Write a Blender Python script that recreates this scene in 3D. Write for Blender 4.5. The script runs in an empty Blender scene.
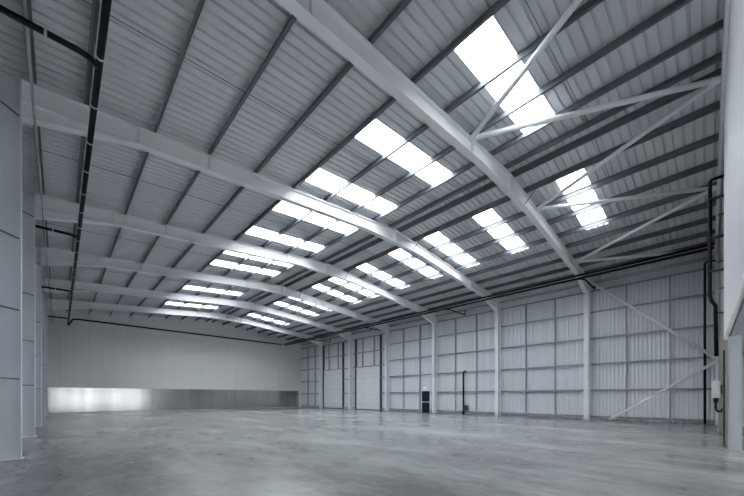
import bpy, bmesh, math, random
from mathutils import Vector
random.seed(7)
S = bpy.context.scene
COL = S.collection
# world axes: X runs across the span (left wall to right wall), Y along the hall, Z up
S.view_settings.view_transform = 'Standard'
S.view_settings.look = 'None'
S.view_settings.gamma = 1.0
S.view_settings.use_curve_mapping = False
S.view_settings.exposure = 0.34
S.cycles.use_denoising = True
S.cycles.use_adaptive_sampling = False
S.cycles.denoising_prefilter = 'ACCURATE'
S.cycles.max_bounces = 14
S.cycles.diffuse_bounces = 8
S.cycles.glossy_bounces = 5
S.cycles.transparent_max_bounces = 12
S.cycles.sample_clamp_indirect = 6.0

# ------------------------------------------------------------------ dimensions
BAY = 6.055
FR = [5.53 + BAY * i for i in range(6)]          # portal frame lines
YEND = 41.25                                     # end wall face
YF = -0.28                                       # front wall face
XR, XL, XA = 24.97, -0.66, 12.89                 # column inner faces, ridge
WR, WL = 25.64, -1.34                            # wall sheets
ZT, SL = 10.39, 0.09                             # rafter top at ridge, slope
def ztop(x): return ZT - SL * abs(x - XA)
def zsheet(x): return ztop(x) + 0.225
DEPTH = 0.52

# ------------------------------------------------------------------ materials
def mat(name, base, rough=0.5, metal=0.0, var=0.06, scale=3.0, spec=0.5, stretch=(1, 1, 1), rvar=0.0, detail=5.0):
    m = bpy.data.materials.new(name); m.use_nodes = True
    nt = m.node_tree; b = nt.nodes['Principled BSDF']
    b.inputs['Roughness'].default_value = rough
    b.inputs['Metallic'].default_value = metal
    b.inputs['Specular IOR Level'].default_value = spec
    tc = nt.nodes.new('ShaderNodeTexCoord'); mp = nt.nodes.new('ShaderNodeMapping')
    mp.inputs['Scale'].default_value = stretch
    nz = nt.nodes.new('ShaderNodeTexNoise'); nz.inputs['Scale'].default_value = scale
    nz.inputs['Detail'].default_value = detail
    nt.links.new(tc.outputs['Object'], mp.inputs['Vector']); nt.links.new(mp.outputs['Vector'], nz.inputs['Vector'])
    cr = nt.nodes.new('ShaderNodeValToRGB')
    cr.color_ramp.elements[0].position = 0.3; cr.color_ramp.elements[1].position = 0.7
    cr.color_ramp.elements[0].color = tuple(c * (1 - var) for c in base) + (1,)
    cr.color_ramp.elements[1].color = tuple(min(1, c * (1 + var)) for c in base) + (1,)
    nt.links.new(nz.outputs['Fac'], cr.inputs['Fac']); nt.links.new(cr.outputs['Color'], b.inputs['Base Color'])
    if rvar:
        mr = nt.nodes.new('ShaderNodeMapRange')
        mr.inputs['From Min'].default_value = 0.3; mr.inputs['From Max'].default_value = 0.7
        mr.inputs['To Min'].default_value = rough - rvar; mr.inputs['To Max'].default_value = rough + rvar
        nt.links.new(nz.outputs['Fac'], mr.inputs['Value']); nt.links.new(mr.outputs['Result'], b.inputs['Roughness'])
    return m

M = {}
M['liner'] = mat('roof_liner', (0.60, 0.62, 0.64), 0.45, 0.0, 0.02, 0.6)
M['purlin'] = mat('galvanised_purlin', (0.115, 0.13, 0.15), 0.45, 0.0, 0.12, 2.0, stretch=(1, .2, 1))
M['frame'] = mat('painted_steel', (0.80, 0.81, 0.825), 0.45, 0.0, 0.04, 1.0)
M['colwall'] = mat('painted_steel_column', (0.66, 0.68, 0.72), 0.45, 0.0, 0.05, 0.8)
M['cladding'] = mat('wall_liner', (0.69, 0.71, 0.745), 0.4, 0.0, 0.015, 0.7)
M['endwall'] = mat('end_wall_panel', (0.70, 0.71, 0.71), 0.5, 0.0, 0.03, 0.5)
M['endtrim'] = mat('end_wall_flashing', (0.72, 0.73, 0.74), 0.45)
M['girt'] = mat('cladding_rail', (0.30, 0.32, 0.35), 0.45, 0.0, 0.06, 2.0)
M['black'] = mat('black_plastic', (0.006, 0.006, 0.008), 0.5, 0.0, 0.2, 3.0, spec=0.2)
M['clamp'] = mat('zinc_clamp', (0.55, 0.57, 0.60), 0.35, 0.6)
M['galv'] = mat('galvanised_steel', (0.40, 0.43, 0.45), 0.4, 0.4, 0.12, 5.0)
M['white'] = mat('white_lining', (0.80, 0.81, 0.83), 0.5, 0.0, 0.02, 0.5)
M['grey'] = mat('front_cladding', (0.22, 0.21, 0.195), 0.5, 0.0, 0.08, 1.5)
M['rod'] = mat('sag_rod', (0.10, 0.105, 0.115), 0.5, 0.2)
M['doorpanel'] = mat('sectional_door', (0.66, 0.69, 0.71), 0.45, 0.0, 0.03, 0.8)
M['navy'] = mat('navy_door', (0.006, 0.014, 0.024), 0.5, 0.0, 0.1, spec=0.1)
M['postgrey'] = mat('post_paint', (0.19, 0.205, 0.23), 0.5)
M['box'] = mat('enclosure', (0.85, 0.86, 0.86), 0.5)
M['dark'] = mat('dark_steel', (0.05, 0.055, 0.06), 0.5, 0.2)
M['canopy'] = mat('soffit', (0.22, 0.21, 0.20), 0.7)
M['asphalt'] = mat('asphalt', (0.08, 0.08, 0.08), 0.9, 0.0, 0.2, 6.0)
M['lightscreen'] = mat('light_screen', (0.21, 0.213, 0.217), 0.8)
M['signwhite'] = mat('sign_white', (0.8, 0.85, 0.84), 0.4)
bs = M['signwhite'].node_tree.nodes['Principled BSDF']; bs.inputs['Emission Color'].default_value = (0.75, 1.0, 0.95, 1); bs.inputs['Emission Strength'].default_value = 0.6   # maintained emergency sign
M['signgreen'] = mat('sign_green', (0.02, 0.30, 0.16), 0.4)

def joints(m, pitch, axis, dark, width=0.012):
    """fine panel joints on a flat panel (they belong to the panel itself)"""
    nt = m.node_tree; b = nt.nodes['Principled BSDF']
    src = b.inputs['Base Color'].links[0].from_socket
    tc = nt.nodes.new('ShaderNodeTexCoord'); sp = nt.nodes.new('ShaderNodeSeparateXYZ')
    nt.links.new(tc.outputs['Object'], sp.inputs[0])
    d = nt.nodes.new('ShaderNodeMath'); d.operation = 'DIVIDE'; d.inputs[1].default_value = pitch
    nt.links.new(sp.outputs[axis], d.inputs[0])
    f = nt.nodes.new('ShaderNodeMath'); f.operation = 'FRACT'; nt.links.new(d.outputs[0], f.inputs[0])
    l = nt.nodes.new('ShaderNodeMath'); l.operation = 'LESS_THAN'; l.inputs[1].default_value = width / pitch
    nt.links.new(f.outputs[0], l.inputs[0])
    mx = nt.nodes.new('ShaderNodeMix'); mx.data_type = 'RGBA'
    nt.links.new(l.outputs[0], mx.inputs[0]); nt.links.new(src, mx.inputs[6])
    mx.inputs[7].default_value = dark + (1,)
    nt.links.new(mx.outputs[2], b.inputs['Base Color'])
joints(M['endwall'], 1.0, 0, (0.58, 0.59, 0.60), 0.03)
joints(M['doorpanel'], 0.61, 2, (0.48, 0.50, 0.52), 0.03)

def concrete():
    m = bpy.data.materials.new('power_floated_concrete'); m.use_nodes = True
    nt = m.node_tree; b = nt.nodes['Principled BSDF']; L = nt.links.new; N = nt.nodes.new
    tc = N('ShaderNodeTexCoord')
    def noise(sc, det, stretch=(1, 1, 1), rot=0.0, rough=0.6):
        mp = N('ShaderNodeMapping'); mp.inputs['Scale'].default_value = stretch; mp.inputs['Rotation'].default_value = (0, 0, rot)
        n = N('ShaderNodeTexNoise'); n.inputs['Scale'].default_value = sc; n.inputs['Detail'].default_value = det
        n.inputs['Roughness'].default_value = rough; n.inputs['Distortion'].default_value = 0.15
        L(tc.outputs['Object'], mp.inputs[0]); L(mp.outputs[0], n.inputs['Vector']); return n.outputs['Fac']
    a = noise(0.45, 6, (1, 0.45, 1), 0.6); c = noise(2.2, 6, (1, 0.4, 1), -0.25); d = noise(0.1, 3); g = noise(5.0, 3)
    def mul(x, k):
        q = N('ShaderNodeMath'); q.operation = 'MULTIPLY'; L(x, q.inputs[0]); q.inputs[1].default_value = k; return q.outputs[0]
    def add(x, y):
        q = N('ShaderNodeMath'); q.operation = 'ADD'; L(x, q.inputs[0]); L(y, q.inputs[1]); return q.outputs[0]
    s = add(add(mul(a, 0.45), mul(c, 0.22)), add(mul(d, 0.23), mul(g, 0.10)))
    cr = N('ShaderNodeValToRGB'); e = cr.color_ramp.elements
    e[0].position = 0.41; e[1].position = 0.60
    e[0].color = (0.125, 0.131, 0.134, 1); e[1].color = (0.34, 0.347, 0.349, 1)
    L(s, cr.inputs[0]); L(cr.outputs[0], b.inputs['Base Color'])
    mr = N('ShaderNodeMapRange'); mr.inputs['From Min'].default_value = 0.2; mr.inputs['From Max'].default_value = 0.8
    mr.inputs['To Min'].default_value = 0.19; mr.inputs['To Max'].default_value = 0.29
    L(a, mr.inputs[0]); L(mr.outputs[0], b.inputs['Roughness'])
    b.inputs['Specular IOR Level'].default_value = 0.5
    return m
M['floor'] = concrete()

def brushed(name, base, rough, lo, hi, scale):
    """vertically streaked sheet metal"""
    m = mat(name, base, rough, 1.0, 0.0, scale, stretch=(1, 1, 0.05), rvar=0.0)
    nt = m.node_tree; cr = [n for n in nt.nodes if n.type == 'VALTORGB'][0]
    cr.color_ramp.elements[0].color = lo + (1,); cr.color_ramp.elements[1].color = hi + (1,)
    return m
M['steellit'] = brushed('sheet_lit', (0.8, 0.8, 0.8), 0.16, (0.42, 0.43, 0.44), (0.88, 0.89, 0.89), 0.8)  # paler copy of the sheet: the opening's reflection is partly put into colour
M['steelshade'] = brushed('sheet_shade', (0.5, 0.5, 0.5), 0.22, (0.40, 0.40, 0.385), (0.66, 0.66, 0.65), 0.9)  # same sheet coloured darker, where the opening is not mirrored

def pane_material():
    m = bpy.data.materials.new('translucent_rooflight'); m.use_nodes = True
    nt = m.node_tree; nt.nodes.clear(); N = nt.nodes.new; L = nt.links.new
    o = N('ShaderNodeOutputMaterial'); t = N('ShaderNodeBsdfTransparent'); r = N('ShaderNodeBsdfTranslucent')
    t.inputs[0].default_value = (0.86, 0.89, 0.92, 1); r.inputs[0].default_value = (0.85, 0.88, 0.90, 1)
    mx = N('ShaderNodeMixShader'); mx.inputs[0].default_value = 0.65
    L(t.outputs[0], mx.inputs[1]); L(r.outputs[0], mx.inputs[2]); L(mx.outputs[0], o.inputs[0])
    return m
M['pane'] = pane_material()

# ------------------------------------------------------------------ helpers
def obj(name, bm, m, parent=None, smooth=False):
    me = bpy.data.meshes.new(name)
    bmesh.ops.recalc_face_normals(bm, faces=bm.faces[:])
    bm.to_mesh(me); bm.free(); me.materials.append(M[m] if isinstance(m, str) else m)
    if smooth:
        for p in me.polygons: p.use_smooth = True
    o = bpy.data.objects.new(name, me); COL.objects.link(o)
    if parent: o.parent = parent
    return o
def tag(o, label, cat, group=None, kind=None):
    o['label'] = label; o['category'] = cat
    if group: o['group'] = group
    if kind: o['kind'] = kind
    return o
def thing(name, label, cat, loc=(0, 0, 0), group=None):
    o = bpy.data.objects.new(name, None); COL.objects.link(o); o.location = loc; o.empty_display_size = 0.2
    return tag(o, label, cat, group)
def under(o, root):
    """parent an object built in world space"""
    o.parent = root; o.location = Vector(o.location) - Vector(root.location); return o
def BM(): return bmesh.new()
def box(bm, x0, x1, y0, y1, z0, z1):
    v = [bm.verts.new((x, y, z)) for x in (x0, x1) for y in (y0, y1) for z in (z0, z1)]
    for f in ((0, 1, 3, 2), (4, 6, 7, 5), (0, 4, 5, 1), (2, 3, 7, 6), (0, 2, 6, 4), (1, 5, 7, 3)):
        bm.faces.new([v[i] for i in f])
    return bm
def prism_y(bm, pts, y0, y1):
    """polygon in XZ extruded along Y"""
    a = [bm.verts.new((x, y0, z)) for x, z in pts]; b = [bm.verts.new((x, y1, z)) for x, z in pts]
    bm.faces.new(a); bm.faces.new(b[::-1]); n = len(pts)
    for i in range(n): bm.faces.new((a[i], b[i], b[(i + 1) % n], a[(i + 1) % n]))
    return bm
def strip(bm, pts, yc, w, th):
    """flange plate following an XZ polyline, thickness th upward"""
    prism_y(bm, pts + [(x, z + th) for x, z in pts[::-1]], yc - w / 2, yc + w / 2); return bm
def tube(bm, pts, r, seg=12, cap=True):
    P = [Vector(p) for p in pts]; rings = []
    up0 = Vector((0, 0, 1))
    for i, p in enumerate(P):
        if i == 0: d = (P[1] - p).normalized()
        elif i == len(P) - 1: d = (p - P[i - 1]).normalized()
        else:
            d = ((p - P[i - 1]).normalized() + (P[i + 1] - p).normalized()).normalized()
        u = up0 if abs(d.z) < 0.9 else Vector((1, 0, 0))
        a = d.cross(u).normalized(); b = a.cross(d).normalized()
        k = 1.0
        if 0 < i < len(P) - 1:
            c = max(0.5, d.dot((p - P[i - 1]).normalized())); k = 1.0 if c > .9 else 1 / c
        rings.append([bm.verts.new(p + (a * math.cos(t) + b * math.sin(t)) * r * (1 if k == 1 else 1)) for t in
                      [2 * math.pi * j / seg for j in range(seg)]])
    for q, s in zip(rings, rings[1:]):
        for j in range(seg): bm.faces.new((q[j], q[(j + 1) % seg], s[(j + 1) % seg], s[j]))
    if cap: bm.faces.new(rings[0][::-1]); bm.faces.new(rings[-1])
    return bm
def bend(p0, corner, p1, r=0.2, n=5):
    """points rounding a corner"""
    c = Vector(corner); a = (Vector(p0) - c).normalized() * r; b = (Vector(p1) - c).normalized() * r
    return [tuple(c + a * (1 - t) ** 2 + b * t ** 2) for t in [i / n for i in range(n + 1)]]
ORD = ['nearest', 'second nearest', 'third nearest', 'fourth nearest', 'fifth nearest', 'farthest']
NTH = ['first', 'second', 'third', 'fourth', 'fifth', 'sixth', 'seventh', 'eighth', 'ninth', 'tenth', 'eleventh']

# ------------------------------------------------------------------ setting: floor, roof, walls
fl = obj('floor', box(BM(), WL - .1, WR + .1, -6.0, YEND + .3, -0.2, 0.0), 'floor')
tag(fl, 'polished grey power floated concrete floor with cloudy marks', 'floor', kind='structure')

PIT = 0.25
def prof(y0, y1, pit=PIT, h=0.06, flat=0.175):
    """stations of a trapezoidal sheet: list of (y, offset)"""
    out = []; n = int(round((y1 - y0) / pit))
    for i in range(n):
        a = y0 + i * pit; s = (pit - flat) * 0.3
        out += [(a, 0.0), (a + flat, 0.0), (a + flat + s, h), (a + pit - s, h)]
    out.append((y0 + n * pit, 0.0)); return out
def snap(v): return -0.65 + round((v + 0.65) / PIT) * PIT
LIGHTS = [(3.35, 4.32), (7.2, 8.15), (10.05, 11.0), (12.93, 13.85), (15.8, 16.78), (19.0, 19.95), (21.45, 22.35),
          (25.05, 26.0), (27.8, 28.75), (31.1, 32.05), (33.85, 34.8)]
SK = [(snap(a), snap(a) + 1.0) for a, b in LIGHTS]
SKX = {-1: (6.95, 11.62), 1: (14.56, 19.42)}
SY0 = -0.65; NS = int(round((YEND + 0.3 - SY0) / PIT)); SY1 = SY0 + NS * PIT
STA = prof(SY0, SY1)
def in_sky(y): return any(a <= y <= b for a, b in SK)
bm = BM()
for side in (-1, 1):
    xs = [WL - .7] + list(SKX[-1]) + [XA] if side < 0 else [XA] + list(SKX[1]) + [WR + .7]
    for i in range(3):
        for (ya, ha), (yb, hb) in zip(STA, STA[1:]):
            if i == 1 and in_sky((ya + yb) / 2): continue
            x0, x1 = xs[i], xs[i + 1]
            bm.faces.new([bm.verts.new((x0, ya, zsheet(x0) + ha)), bm.verts.new((x1, ya, zsheet(x1) + ha)),
                          bm.verts.new((x1, yb, zsheet(x1) + hb)), bm.verts.new((x0, yb, zsheet(x0) + hb))])
bmesh.ops.remove_doubles(bm, verts=bm.verts[:], dist=1e-4)
o = obj('ceiling', bm, 'liner')
tag(o, 'grey corrugated metal roof sheeting above the purlins', 'roof', kind='structure')
sd = o.modifiers.new('thickness', 'SOLIDIFY'); sd.thickness = 0.05; sd.offset = 1

for side in (-1, 1):
    for i, (a, b) in enumerate(SK):
        bm = BM(); x0, x1 = SKX[side]
        st = [(y, h) for y, h in STA if a - 1e-4 <= y <= b + 1e-4]
        for (ya, ha), (yb, hb) in zip(st, st[1:]):
            bm.faces.new([bm.verts.new((x0, ya, zsheet(x0) + ha)), bm.verts.new((x1, ya, zsheet(x1) + ha)),
                          bm.verts.new((x1, yb, zsheet(x1) + hb)), bm.verts.new((x0, yb, zsheet(x0) + hb))])
        bmesh.ops.remove_doubles(bm, verts=bm.verts[:], dist=1e-4)
        o = obj('rooflight', bm, 'pane')
        sn = 'left' if side < 0 else 'right'
        where = ['nearest', 'second nearest', 'third nearest', 'fourth nearest', 'fifth nearest', 'sixth nearest', 'seventh nearest',
                 'eighth nearest', 'third from the far end', 'second from the far end', 'farthest'][i]
        tag(o, f'bright white rooflight strip, {where} of those on the {sn} roof slope', 'rooflight', f'rooflights in the {sn} roof slope')
        # daylight portal so that the sky is sampled through the opening
        ld = bpy.data.lights.new('sky_portal', 'AREA'); ld.shape = 'RECTANGLE'; ld.size = x1 - x0; ld.size_y = b - a
        ld.cycles.is_portal = True
        lo = bpy.data.objects.new('sky_portal', ld); COL.objects.link(lo)
        xm = (x0 + x1) / 2; lo.location = (xm, (a + b) / 2, zsheet(xm) + 0.12); lo.rotation_euler = (0, math.atan(SL) * (1 if side > 0 else -1), 0)

def wall_sheet(bm, x, y0, y1, out, zb, zt, pit=0.2, h=0.06):
    """vertical profiled sheet in a YZ plane; zb(y) gives its bottom"""
    for (ya, ha), (yb, hb) in zip(prof(y0, y1, pit, h, 0.12), prof(y0, y1, pit, h, 0.12)[1:]):
        z0 = zb((ya + yb) / 2)
        bm.faces.new([bm.verts.new((x + out * ha, ya, z0)), bm.verts.new((x + out * hb, yb, z0)),
                      bm.verts.new((x + out * hb, yb, zt)), bm.verts.new((x + out * ha, ya, zt))])
DOORS = [(25.0, 29.0), (31.56, 35.56)]; DZ = 4.85
EX = (18.36, 19.32, 2.06)
bm = BM(); n = math.ceil((YEND - SY0) / 0.2) + 1
wall_sheet(bm, WR, SY0, SY0 + n * 0.2, 1, lambda y: 0.0, zsheet(WR) + .09)
bmesh.ops.remove_doubles(bm, verts=bm.verts[:], dist=1e-4)
o = obj('wall_right', bm, 'cladding'); tag(o, 'pale grey profiled metal cladding of the long right wall', 'wall', kind='structure')
o.modifiers.new('thickness', 'SOLIDIFY').thickness = 0.06; o.modifiers[0].offset = 1
bm = BM(); wall_sheet(bm, WL, SY0, SY0 + n * 0.2, -1, lambda y: 0.0, zsheet(WL) + .09)
bmesh.ops.remove_doubles(bm, verts=bm.verts[:], dist=1e-4)
o = obj('wall_left', bm, 'cladding'); tag(o, 'pale profiled metal cladding behind the left columns', 'wall', kind='structure')
o.modifiers.new('thickness', 'SOLIDIFY').thickness = 0.06; o.modifiers[0].offset = -1
# end wall
o = obj('wall_end', prism_y(BM(), [(WL, 0), (WR, 0), (WR, 8.2), (WL, 8.2)], YEND, YEND + .15), 'endwall')
tag(o, 'flat light grey panelled end wall', 'wall', kind='structure')
o = obj('trim_1', prism_y(BM(), [(WL, 8.2), (WR, 8.2), (WR, zsheet(WR) + .09), (XA, zsheet(XA) + .09), (WL, zsheet(WL) + .09)], YEND - .06, YEND + .15), 'endtrim')
tag(o, 'pale flashing band along the top of the end wall', 'wall trim', kind='structure')
o = obj('trim_2', box(BM(), WL + .03, 7.1, YEND - .035, YEND, 0.04, 2.36), 'steellit')
tag(o, 'sheet metal kick panel at left foot of end wall, reflected brightness in its colour', 'wall panel', kind='structure')
o = obj('trim_3', box(BM(), 7.13, WR - .55, YEND - .035, YEND, 0.04, 2.36), 'steelshade')
tag(o, 'grey streaked sheet metal kick panel along the end wall, shade put into its colour', 'wall panel', kind='structure')
# front wall: white bulkhead above the opening, grey cladding beyond it
o = obj('wall_front', prism_y(BM(), [(WL, 3.2), (14.3, 3.2), (14.3, zsheet(14.3) + .09), (XA, zsheet(XA) + .09), (WL, zsheet(WL) + .09)], YF - .15, YF - .06), 'white')
tag(o, 'smooth white lined wall over the opening at right edge', 'wall', kind='structure')
bm = BM()
st = prof(14.3, 25.7, 0.2, 0.03, 0.12)
for (xa, ha), (xb, hb) in zip(st, st[1:]):
    bm.faces.new([bm.verts.new((xa, YF - .17 - ha, 0)), bm.verts.new((xb, YF - .17 - hb, 0)),
                  bm.verts.new((xb, YF - .17 - hb, zsheet(xb) + .09)), bm.verts.new((xa, YF - .17 - ha, zsheet(xa) + .09))])
bmesh.ops.remove_doubles(bm, verts=bm.verts[:], dist=1e-4)
o = obj('wall_front', bm, 'grey'); tag(o, 'grey cladding of the front wall behind the conduits at right', 'wall', kind='structure')
o.modifiers.new('thickness', 'SOLIDIFY').thickness = 0.05
# bay outside the opening; its canopy is added to limit the daylight
o = obj('ceiling', box(BM(), WL - .1, WR + .1, -5.0, YF - .22, 3.62, 3.85), 'canopy'); tag(o, 'canopy added outside the opening to limit daylight', 'canopy', kind='structure')
o = obj('wall_right', box(BM(), 25.0, 25.6, -6.0, YF - .25, 0, 3.62), 'canopy'); tag(o, 'brown grey wall closing the covered bay', 'wall', kind='structure')
o = obj('ground', box(BM(), -60, 80, -60, -6.0, -0.3, -0.02), 'asphalt'); tag(o, 'asphalt yard outside the opening', 'yard', kind='structure')
o = obj('wall_light_screen', box(BM(), -40, 60, -13.5, -13, -0.02, 11), 'lightscreen'); tag(o, 'added wall across the yard, holding back daylight', 'wall', kind='structure')  # unseen wall added to cut and tune light through the opening

# ------------------------------------------------------------------ portal frames
def i_column(side, y, top):
    bm = BM(); x0 = XR if side > 0 else XL; s = side
    def bx(a, b, *r): box(bm, min(a, b), max(a, b), *r)
    bx(x0, x0 + s * .03, y - .125, y + .125, 0.02, top)
    bx(x0 + s * .47, x0 + s * .50, y - .125, y + .125, 0.02, top)
    bx(x0 + s * .03, x0 + s * .47, y - .01, y + .01, 0.02, top)
    return bm
for k, y in enumerate(FR):
    t = thing('portal_frame', f'white painted steel portal frame, {ORD[k]} of the six spanning the hall', 'steel frame', (XA, y, 0), 'steel portal frames across the hall')
    for s in (-1, 1):
        xi = XR if s > 0 else XL; xo = xi + s * .5
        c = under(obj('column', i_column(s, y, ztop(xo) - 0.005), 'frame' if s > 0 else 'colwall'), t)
        bp = obj('base_plate', box(BM(), min(xi - s * .04, xo + s * .04), max(xi - s * .04, xo + s * .04), y - .17, y + .17, 0.0, 0.02), 'frame', c)
        # rafter half: web + flanges, apex and eaves haunch
        xh = xi - s * 2.35; xb = XA + s * 2.2
        zb = lambda x: ztop(x) - DEPTH
        zap = ZT - DEPTH - 0.17
        bot = [(XA, zap), (xb, zb(xb)), (xh, zb(xh)), (xi, 8.26)]
        web = bot + [(xi, ztop(xi)), (XA, ZT)]
        bm = prism_y(BM(), web, y - .009, y + .009)
        strip(bm, [(XA, ZT - .025), (xi, ztop(xi) - .025)], y, .24, .025)
        strip(bm, bot, y, .24, .025)
        r = under(obj('rafter', bm, 'frame'), t)
        bm = BM(); strip(bm, [(xh, zb(xh) + .01), (xi, zb(xi) + .01)], y, .22, .018)
        obj('haunch_flange', bm, 'frame', r)
        for xs in ((XA - .02, XA - 2.9, XA - 9.28, xh) if s < 0 else (XA + .02, XA + 7.9, xh, XA + 11.2)):
            z1 = ztop(xs) - .03
            z0 = (zap if abs(xs - XA) < .1 else zb(xs)) + .028
            obj('stiffener', box(BM(), xs - .009, xs + .009, y - .118, y + .118, z0, z1), 'frame', r)
        # stays from the rafter flange up to the purlins
        for xs in ((XA + 1.55,) if s > 0 else ()):
            bm = tube(BM(), [(xs - s * .06, y - .1, zb(xs) + .03), (xs - s * .06, y - .62, ztop(xs) + .02)], .018, 6)
            obj('fly_brace', bm, 'rod', r)
    for zz in (1.93, 3.58, 5.3, 8.25):
        bm = tube(BM(), [(XL - .04, y - .12, zz), (XL - .60, y - .72, zz)], .02, 6)
        under(obj('fly_brace', bm, 'rod'), t)

# ------------------------------------------------------------------ purlins
PX = {-1: [.32, 1.53, 2.95, 4.49, 6.05, 7.64, 9.25, 10.8, 12.36, 13.36],
      1: [.32, 1.55, 3.05, 4.5, 6.0, 7.4, 8.8, 10.2, 11.45]}
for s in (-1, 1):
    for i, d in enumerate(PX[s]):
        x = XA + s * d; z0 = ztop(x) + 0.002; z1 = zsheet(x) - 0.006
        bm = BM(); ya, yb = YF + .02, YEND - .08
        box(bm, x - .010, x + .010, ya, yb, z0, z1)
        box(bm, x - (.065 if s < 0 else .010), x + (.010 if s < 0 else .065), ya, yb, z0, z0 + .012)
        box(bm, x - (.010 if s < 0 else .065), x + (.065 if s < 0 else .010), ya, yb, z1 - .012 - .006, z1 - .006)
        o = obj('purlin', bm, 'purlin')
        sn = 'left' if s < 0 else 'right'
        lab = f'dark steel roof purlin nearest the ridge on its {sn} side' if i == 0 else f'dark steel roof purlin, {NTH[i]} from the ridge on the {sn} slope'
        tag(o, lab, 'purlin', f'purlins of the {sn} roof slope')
# sag rods at mid bay
BAYN = ['in the braced bay', 'between the first two frames', 'between second and third frames', 'between third and fourth frames',
        'between fourth and fifth frames', 'between the last two frames', 'beside the end wall']
edges = [YF] + FR + [YEND]
for b in range(7):
    ym = (edges[b] + edges[b + 1]) / 2 + .1
    for s in (-1, 1):
        x0 = XA + s * .32; x1 = XA + s * PX[s][-1]
        bm = tube(BM(), [(x0, ym, zsheet(x0) - .05), (x1, ym, zsheet(x1) - .05)], .009, 6)
        o = obj('sag_rod', bm, 'rod')
        tag(o, f'thin dark sag rod through the {"left" if s < 0 else "right"} slope purlins {BAYN[b]}', 'sag rod', 'roof sag rods')

# ------------------------------------------------------------------ right wall rails
WB = ['in the diagonally braced bay', 'in the plain bay after the braced one', 'in the black downpipe bay',
      'in the exit door bay', 'in the nearer roller door bay', 'in the farther roller door bay', 'in the bay beside the end wall']
ROW = ['lowest', 'second', 'third', 'fourth', 'fifth', 'topmost']
GX = XR + .5
def rail(y0, y1, z, label, h=.12):
    bm = BM(); box(bm, GX + .002, WR - .004, y0, y1, z - .012, z + .012)
    box(bm, GX + .002, GX + .014, y0, y1, z - h / 2, z + h / 2)
    o = obj('cladding_rail', bm, 'girt'); return tag(o, label, 'cladding rail', 'horizontal rails on the right wall')
def post(y, z0, z1, label, w=.07):
    bm = BM(); box(bm, GX - .01, WR - .004, y - w / 2, y + w / 2, z0, z1)
    o = obj('rail_strut', bm, 'girt'); return tag(o, label, 'wall strut', 'vertical struts on the right wall')
for b in range(7):
    y0, y1 = (edges[b] + .14 if b else YF + .02), (edges[b + 1] - .02 if b < 6 else YEND - .04)
    if b in (4, 5):
        d0, d1 = DOORS[b - 4]
        for i, z in enumerate((4.98, 6.65, 8.32)):
            rail(y0, y1, z, f'dark steel rail, {["just above the door head", "halfway up the cladding over the door", "at the top"][i]}, {WB[b]}', .12)
        for i, z in enumerate((0.2, 1.93, 3.65)):
            rail(y0, d0 - .14, z, f'short dark rail, {ROW[i]} up, right of the door {WB[b]}')
            rail(d1 + .14, y1, z, f'short dark rail, {ROW[i]} up, left of the door {WB[b]}')
        for i, q in enumerate((d0 + 1.0, d0 + 2.9)):
            post(q, 5.0, 8.3, f'thin vertical strut, {["right", "left"][i]} one above the door, {WB[b]}', .06)
    else:
        for i, z in enumerate((0.2, 1.93, 3.65, 5.36, 7.1, 8.5)):
            if b == 3 and i < 2:
                rail(y0, EX[0] - .12, z, f'dark steel rail, {ROW[i]} from the floor, right of the door {WB[b]}')
                rail(EX[1] + .12, y1, z, f'dark steel rail, {ROW[i]} from the floor, left of the door {WB[b]}')
            else:
                rail(y0, y1, z, f'dark steel cladding rail, {ROW[i]} from the floor, {WB[b]}')
        for i in (1, 2):
            q = edges[b] + (edges[b + 1] - edges[b]) * i / 3 if b else -0.5 + 6.03 * i / 3
            if b == 3 and i == 1: q = EX[1] + .26
            post(q, 0.22, 8.5, f'thin wall strut, {["right", "left"][i - 1]} one of the pair {WB[b]}', .13 if b == 3 and i == 1 else .07)
# eaves trim at the head of the right wall and eaves beam of the left wall
o = obj('eaves_beam', box(BM(), GX - .14, WR - .01, YF + .02, YEND - .07, 8.99, 9.10), 'galv'); tag(o, 'pale steel eaves rail along the head of the right wall', 'eaves beam')
o = obj('eaves_beam', box(BM(), WL + .02, WL + .24, YF + .02, YEND - .07, 8.82, 9.04), 'galv'); tag(o, 'pale steel eaves rail along the head of the left wall', 'eaves beam')

# ------------------------------------------------------------------ doors
def leaf_door(n, y0, y1, label):
    bm = box(BM(), GX + .06, GX + .12, y0, y1, 0.0, DZ - .02)
    o = obj(f'door_{n}', bm, 'doorpanel'); tag(o, label, 'roller door', kind='structure')
    for q in (y0 - .07, y1 + .07):
        obj('guide_rail', box(BM(), GX - .06, WR - .01, q - .07, q + .07, 0.0, 8.32), 'dark', o)
    obj('head_rail', box(BM(), GX - .02, GX + .12, y0, y1, DZ - .02, DZ + .06), 'frame', o)
    obj('bottom_seal', box(BM(), GX + .05, GX + .13, y0, y1, 0.0, 0.07), 'black', o)
    for i in (1, 2):
        q = y0 + (y1 - y0) * i / 3
        obj('stile', box(BM(), GX + .05, GX + .062, q - .02, q + .02, .08, DZ - .05), 'doorpanel', o)
    return o
leaf_door(2, DOORS[0][0], DOORS[0][1], 'pale sectional roller door, the nearer and larger looking of two')
leaf_door(3, DOORS[1][0], DOORS[1][1], 'pale sectional roller door, the farther one by the end wall')
d = obj('door_1', box(BM(), GX + .02, GX + .08, EX[0] + .01, EX[1] - .01, 0.0, EX[2] - .01), 'navy')
tag(d, 'dark navy fire exit door with a push bar', 'door', kind='structure')
bm = BM()
for a, b2, z0, z1 in ((EX[0] - .06, EX[0] + .01, 0, EX[2] + .05), (EX[1] - .01, EX[1] + .06, 0, EX[2] + .05), (EX[0] + .01, EX[1] - .01, EX[2] - .01, EX[2] + .05)):
    box(bm, GX, WR - .005, a, b2, z0, z1)
obj('door_frame', bm, 'frame', d)
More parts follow.
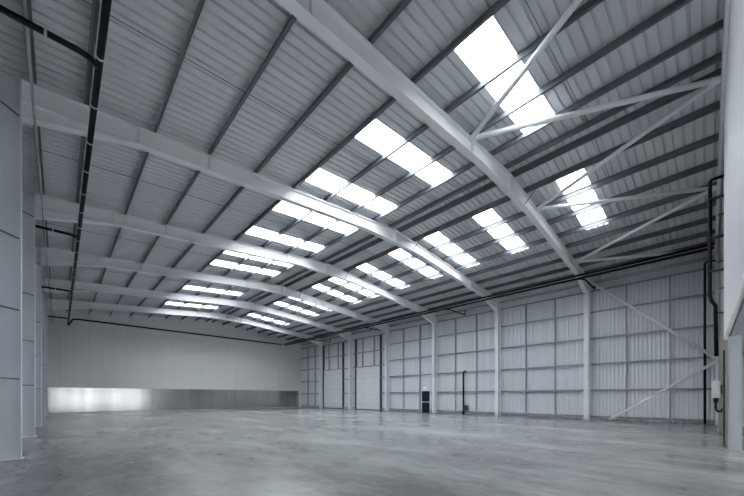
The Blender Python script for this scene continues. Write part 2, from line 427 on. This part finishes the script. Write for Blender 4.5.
obj('push_bar', tube(BM(), [(GX - .02, EX[0] + .12, 1.0), (GX - .02, EX[1] - .12, 1.0)], .035, 8), 'galv', d)
for q in (EX[0] + .14, EX[1] - .14):
    obj('push_bar_bracket', box(BM(), GX - .03, GX + .03, q - .04, q + .04, .93, 1.07), 'galv', d)
# exit sign over the door
t = thing('exit_sign', 'small white and green emergency exit sign above the dark door', 'sign', (GX + .1, 18.84, 2.18))
under(obj('sign_housing', box(BM(), GX - .04, WR - .01, 18.62, 19.06, 2.18, 2.44), 'box'), t)
under(obj('sign_face', box(BM(), GX - .046, GX - .04, 18.66, 19.02, 2.21, 2.41), 'signwhite'), t)
bm = BM()   # walking figure beside a doorway
box(bm, GX - .052, GX - .046, 18.70, 18.80, 2.23, 2.39)
for yy, z0, z1, w in ((18.905, 2.29, 2.345, .03), (18.88, 2.235, 2.295, .014), (18.925, 2.235, 2.295, .014), (18.87, 2.315, 2.335, .025), (18.945, 2.305, 2.325, .025)):
    box(bm, GX - .052, GX - .046, yy - w, yy + w, z0, z1)
box(bm, GX - .052, GX - .046, 18.89, 18.92, 2.355, 2.385)
under(obj('pictogram', bm, 'signgreen'), t)

# black downpipe on the wall, third bay
t = thing('downpipe', 'black downpipe on the right wall dropping from rail to floor box', 'pipe', (GX - .1, 14.76, 0))
pts = [(GX - .06, 14.5, 3.70)] + bend((GX - .06, 14.5, 3.70), (GX - .06, 14.76, 3.70), (GX - .06, 14.76, 0), .12) + [(GX - .06, 14.76, 0.12)]
under(obj('pipe', tube(BM(), pts, .075), 'black', smooth=True), t)
for zz in (0.9, 1.95, 3.1):
    under(obj('pipe_clamp', box(BM(), GX - .13, GX + .01, 14.68, 14.84, zz - .02, zz + .02), 'dark'), t)
under(obj('access_chamber', box(BM(), GX - .16, GX + .02, 14.66, 14.88, 0.0, .14), 'black'), t)
t2 = thing('junction_box', 'small dark grey box at the foot of the black wall downpipe', 'box', (GX, 14.5, .36))
under(obj('enclosure', box(BM(), GX - .14, GX, 14.31, 14.67, .3, .76), 'dark'), t2)
under(obj('lid', box(BM(), GX - .155, GX - .14, 14.33, 14.65, .32, .74), 'dark'), t2)

# ------------------------------------------------------------------ drainage pipes under the roof
MX, MZ = 0.57, 8.08
t = thing('drain_pipe', 'long black drain pipe hung under the roof along the left wall', 'pipe', (MX, 20, MZ))
under(obj('pipe', tube(BM(), [(MX, YF + .05, MZ), (MX, 40.6, MZ)], .06, 14), 'black', smooth=True), t)
yy = 0.9
while yy < 40:
    bm = tube(BM(), [(MX, yy - .02, MZ), (MX, yy + .02, MZ)], .072, 14)
    c = under(obj('pipe_clamp', bm, 'clamp'), t)
    obj('hanger_rod', tube(BM(), [(MX, yy, MZ + .08), (MX, yy, zsheet(MX) - .02)], .008, 6), 'clamp', c).location = (0, 0, 0)
    yy += 1.45
BR = [(8.28, 'nearest'), (17.9, 'second nearest'), (27.5, 'third nearest'), (37.2, 'farthest')]
for yb, w in BR:
    t = thing('branch_pipe', f'short black branch pipe from the left wall, {w} of four', 'pipe', (MX - .8, yb, MZ), 'branch pipes at the left wall')
    p0 = (MX - .07, yb - .28, MZ)
    pts = [(WL + .05, yb, MZ - .03), (MX - .3, yb, MZ)] + [(MX - .18, yb + .02, MZ), (MX - .08, yb + .07, MZ), (MX - .02, yb + .16, MZ)]
    under(obj('pipe', tube(BM(), pts, .055, 10), 'black', smooth=True), t)
    for xx in (MX - .75, MX - 1.35):
        under(obj('pipe_clamp', tube(BM(), [(xx - .02, yb, MZ - .015), (xx + .02, yb, MZ - .015)], .066, 10), 'clamp'), t)
t = thing('cross_pipe', 'black pipe running along the top of the end wall', 'pipe', (12, YEND - .3, 8.8))
pts = [(MX, 40.55, MZ)] + [(MX + .05, 40.8, MZ + .05), (MX + .35, 40.9, 8.72), (MX + .9, 40.9, 8.76)] + [(22.2, 40.9, 8.74)]
under(obj('pipe', tube(BM(), pts, .075, 10), 'black', smooth=True), t)
for xx in range(3, 22, 3):
    under(obj('pipe_bracket', box(BM(), xx - .03, xx + .03, 40.82, YEND - .05, 8.71, 8.79), 'dark'), t)
RX = 22.35
for q, (xx, zz, lab) in enumerate(((RX, 8.74, 'upper black drain pipe of the pair under the right eaves'), (RX + .32, 8.66, 'lower black drain pipe of the pair under the right eaves'))):
    t = thing('drain_pipe', lab, 'pipe', (xx, 20, zz))
    under(obj('pipe', tube(BM(), [(xx, YF + .05, zz), (xx, 40.7, zz)], .065, 12), 'black', smooth=True), t)
    yv = 1.2
    while yv < 40:
        under(obj('pipe_clamp', box(BM(), xx - .075, xx + .075, yv - .02, yv + .02, zz - .075, zz + .075), 'dark'), t)
        yv += 3.0
RB = [(5.15, 'nearest'), (14.6, 'second nearest'), (24.3, 'third nearest'), (34.0, 'farthest')]
for yb, w in RB:
    t = thing('branch_pipe', f'stubby black branch pipe to the right eaves gutter, {w} of four', 'pipe', (RX + 1, yb, 8.7), 'branch pipes at the right eaves')
    pts = [(RX + .32, yb + .35, 8.66), (RX + .5, yb + .1, 8.64), (RX + .8, yb, 8.62), (WR - .34, yb, 8.6)]
    pts += bend((RX + .8, yb, 8.6), (WR - .22, yb, 8.6), (WR - .22, yb, 8.9), .1)[1:] + [(WR - .22, yb, 9.05)]
    under(obj('pipe', tube(BM(), pts, .05, 10), 'black', smooth=True), t)

# eaves tie running in front of the left haunches
o = obj('conduit', tube(BM(), [(-.425, YF + .05, 8.17), (-.425, YEND - .1, 8.17)], .026, 8), 'galv')
tag(o, 'thin grey conduit running along the left eaves below the rafters', 'conduit')

# ------------------------------------------------------------------ bracing in the near bay
def brace(p0, p1, label, grp):
    t = thing('brace', label, 'brace', p0, grp)
    under(obj('tube', tube(BM(), [p0, p1], .075, 14), 'frame', smooth=True), t)
    a, b = Vector(p0), Vector(p1); d = (b - a).normalized()
    for p, q in ((a, d), (b, -d)):
        g = p + q * .12
        bm = tube(BM(), [tuple(p - q * .05), tuple(p + q * .22)], .085, 8)
        under(obj('end_fitting', bm, 'frame'), t)
def rz(x): return ztop(x) - .21
FB = [6.6, 13.0, 18.5, 24.45]; NB = [9.65, 15.5, 21.75]
YB0, YB1 = YF + .05, FR[0] - .22
rl = ['leftmost, crossing the nearest left rooflight', 'second from the left, ending at the ridge', 'third from the left, starting at the ridge',
      'fourth from the left, crossing the nearest right rooflight', 'fifth from the left, rising from the eaves node', 'rightmost, running level along the eaves']
seq = [(NB[0], FB[0]), (NB[0], FB[1]), (NB[1], FB[1]), (NB[1], FB[2]), (NB[2], FB[2]), (NB[2], FB[3])]
for (n_, f_), lab in zip(seq, rl):
    brace((n_, YB1, rz(n_)), (f_, YB0, rz(f_)), f'white tubular roof brace, {lab}', 'roof braces in the near bay')
brace((25.0, FR[0] - .28, 8.95), (25.0, -.3, 3.55), 'white diagonal wall brace falling from the nearest frame to the corner', 'wall braces')
brace((25.0, -.3, 3.35), (25.0, 4.22, 0.1), 'white diagonal wall brace rising from the floor to the corner', 'wall braces')

# ------------------------------------------------------------------ front right corner
o = obj('gable_rafter', prism_y(BM(), [(WL, ztop(WL) - .4), (XA, ztop(XA) - .4), (25.5, ztop(25.5) - .4), (25.5, ztop(25.5)), (XA, ztop(XA)), (WL, ztop(WL))], YF - .055, YF + .01), 'frame')
tag(o, 'pale steel gable rafter over the front wall at right', 'steel beam')
t = thing('corner_column', 'pale steel corner column where front and right walls meet', 'column', (25.2, YF, 0))
bm = box(BM(), XR, XR + .03, YF - .12, YF - .02, 0.02, ztop(25.2) - .42); box(bm, XR + .47, XR + .5, YF - .12, YF - .02, 0.02, ztop(25.5) - .42); box(bm, XR + .03, XR + .47, YF - .08, YF - .06, 0.02, ztop(25.5) - .42)
under(obj('shaft', bm, 'frame'), t)
under(obj('base_plate', box(BM(), XR - .04, XR + .54, YF - .13, YF - .0, 0, .02), 'frame'), t)
t = thing('door_post', 'white steel post standing in the opening at right edge', 'post', (13.3, -.47, 0))
bm = BM()
box(bm, 13.19, 13.22, -.64, -.40, .02, 3.6); box(bm, 13.37, 13.40, -.64, -.40, .02, 3.6); box(bm, 13.22, 13.37, -.53, -.51, .02, 3.6)
under(obj('shaft', bm, 'postgrey'), t)
under(obj('base_plate', box(BM(), 13.12, 13.5, -.67, -.36, 0, .02), 'postgrey'), t)
under(obj('cap_plate', box(BM(), 13.15, 13.5, -.67, -.45, 3.56, 3.615), 'postgrey'), t)
bm = BM(); box(bm, WL, 13.15, -.80, -.44, 3.15, 3.18); box(bm, WL, 13.15, -.80, -.44, 3.585, 3.615); box(bm, WL, 13.15, -.63, -.61, 3.18, 3.585)
o = obj('lintel_beam', bm, 'postgrey'); tag(o, 'grey steel lintel beam behind the white post top', 'steel beam')

# pipes and boxes of the corner
PXc = 16.9
t = thing('riser_pipe', 'thick black riser pipe high on the front wall beside the white lining', 'pipe', (PXc, -.06, 4.9))
pts = [(PXc, YF - .12, 9.3)] + bend((PXc, YF, 9.3), (PXc, -.06, 9.3), (PXc, -.06, 5), .1) + [(PXc, -.06, 5.15), (PXc, -.1, 4.95), (PXc, -.2, 4.75), (PXc, -.22, 2.95)]
under(obj('pipe', tube(BM(), pts, .055, 12), 'black', smooth=True), t)
for zz in (8.6, 7.2, 6.0):
    under(obj('pipe_clamp', box(BM(), PXc - .08, PXc + .08, YF - .15, .01, zz - .025, zz + .025), 'dark'), t)
t = thing('conduit', 'thin black pipe down the right wall to the floor near the corner', 'pipe', (25.35, .1, 0))
pts = [(25.3, .1, 0.02)] + [(25.3, .1, 8.6)] + bend((25.3, .1, 8.6), (25.3, .1, 8.8), (25.3, -.15, 8.8), .12) + [(25.3, YF - .1, 8.8)]
under(obj('pipe', tube(BM(), pts, .055, 10), 'black', smooth=True), t)
for zz in (1.0, 3.0, 5.0, 7.0):
    under(obj('pipe_clamp', box(BM(), 25.23, 25.47, .03, .17, zz - .02, zz + .02), 'dark'), t)
t = thing('control_box', 'pale grey control box on the front wall by the white post', 'box', (16.4, -.15, 1.45))
under(obj('housing', box(BM(), 16.2, 16.55, -.31, -.10, 1.46, 2.06), 'box'), t)
under(obj('lid', box(BM(), 16.185, 16.2, -.30, -.11, 1.48, 2.04), 'box'), t)
under(obj('mounting_bracket', box(BM(), 16.3, 16.45, YF - .17, -.31, 1.6, 1.9), 'dark'), t)
under(obj('cable_gland', tube(BM(), [(16.38, -.20, 1.30), (16.38, -.20, 1.46)], .06, 10), 'black'), t)
pts = [(16.38, -.20, 1.31), (16.38, -.20, 1.15)] + bend((16.38, -.20, 1.2), (16.38, -.20, 0.98), (16.38, -.4, .98), .14) + bend((16.38, -.2, .98), (16.38, -.36, .98), (16.38, -.36, 1.3), .1)[1:] + [(16.38, -.36, 1.12)]
under(obj('cable', tube(BM(), pts, .035, 8), 'black', smooth=True), t)
t = thing('cable_duct', 'grey vertical trunking below the control box on the front wall', 'trunking', (15.9, -.38, 0))
under(obj('duct', box(BM(), 15.85, 15.97, YF - .16, -.36, .0, 3.05), 'dark'), t)
under(obj('duct_cover', box(BM(), 15.86, 15.96, -.36, -.345, .05, 3.0), 'postgrey'), t)
for i, (xx, zz) in enumerate(((17.6, 4.6), (17.6, 6.5), (15.4, 5.0), (15.4, 7.4))):
    t = thing('wall_bracket', f'small dark bracket on the front wall, {["lower right", "upper right", "lower left", "upper left"][i]} of the four by the riser', 'bracket', (xx, YF, zz), 'brackets on the front wall')
    under(obj('plate', box(BM(), xx - .06, xx + .06, YF - .17, YF - .12, zz - .08, zz + .08), 'dark'), t)
    under(obj('arm', box(BM(), xx - .02, xx + .02, YF - .12, YF + .05, zz - .02, zz + .02), 'dark'), t)

# ------------------------------------------------------------------ light
w = bpy.data.worlds.new('sky'); S.world = w; w.use_nodes = True
bg = w.node_tree.nodes['Background']
bg.inputs[0].default_value = (0.975, 0.99, 1.0, 1); bg.inputs[1].default_value = 18.0
ld = bpy.data.lights.new('sky_portal', 'AREA'); ld.shape = 'RECTANGLE'; ld.size = 15.6; ld.size_y = 3.1; ld.cycles.is_portal = True
lo = bpy.data.objects.new('sky_portal', ld); COL.objects.link(lo); lo.location = (6.5, YF - .3, 1.55); lo.rotation_euler = (math.radians(90), 0, 0)

# ------------------------------------------------------------------ camera
cd = bpy.data.cameras.new('camera'); cam = bpy.data.objects.new('camera', cd); COL.objects.link(cam)
cd.sensor_fit = 'HORIZONTAL'; cd.sensor_width = 36.0; cd.lens = 323.87 / 744 * 36.0
cd.shift_y = (396.785 - 248.0) / 744.0; cd.clip_start = 0.02; cd.clip_end = 300
cd.shift_x = 1.3 / 744.0
cam.location = (0, 0, 1.5); cam.rotation_euler = (math.radians(90), 0, -0.7658)
S.camera = cam
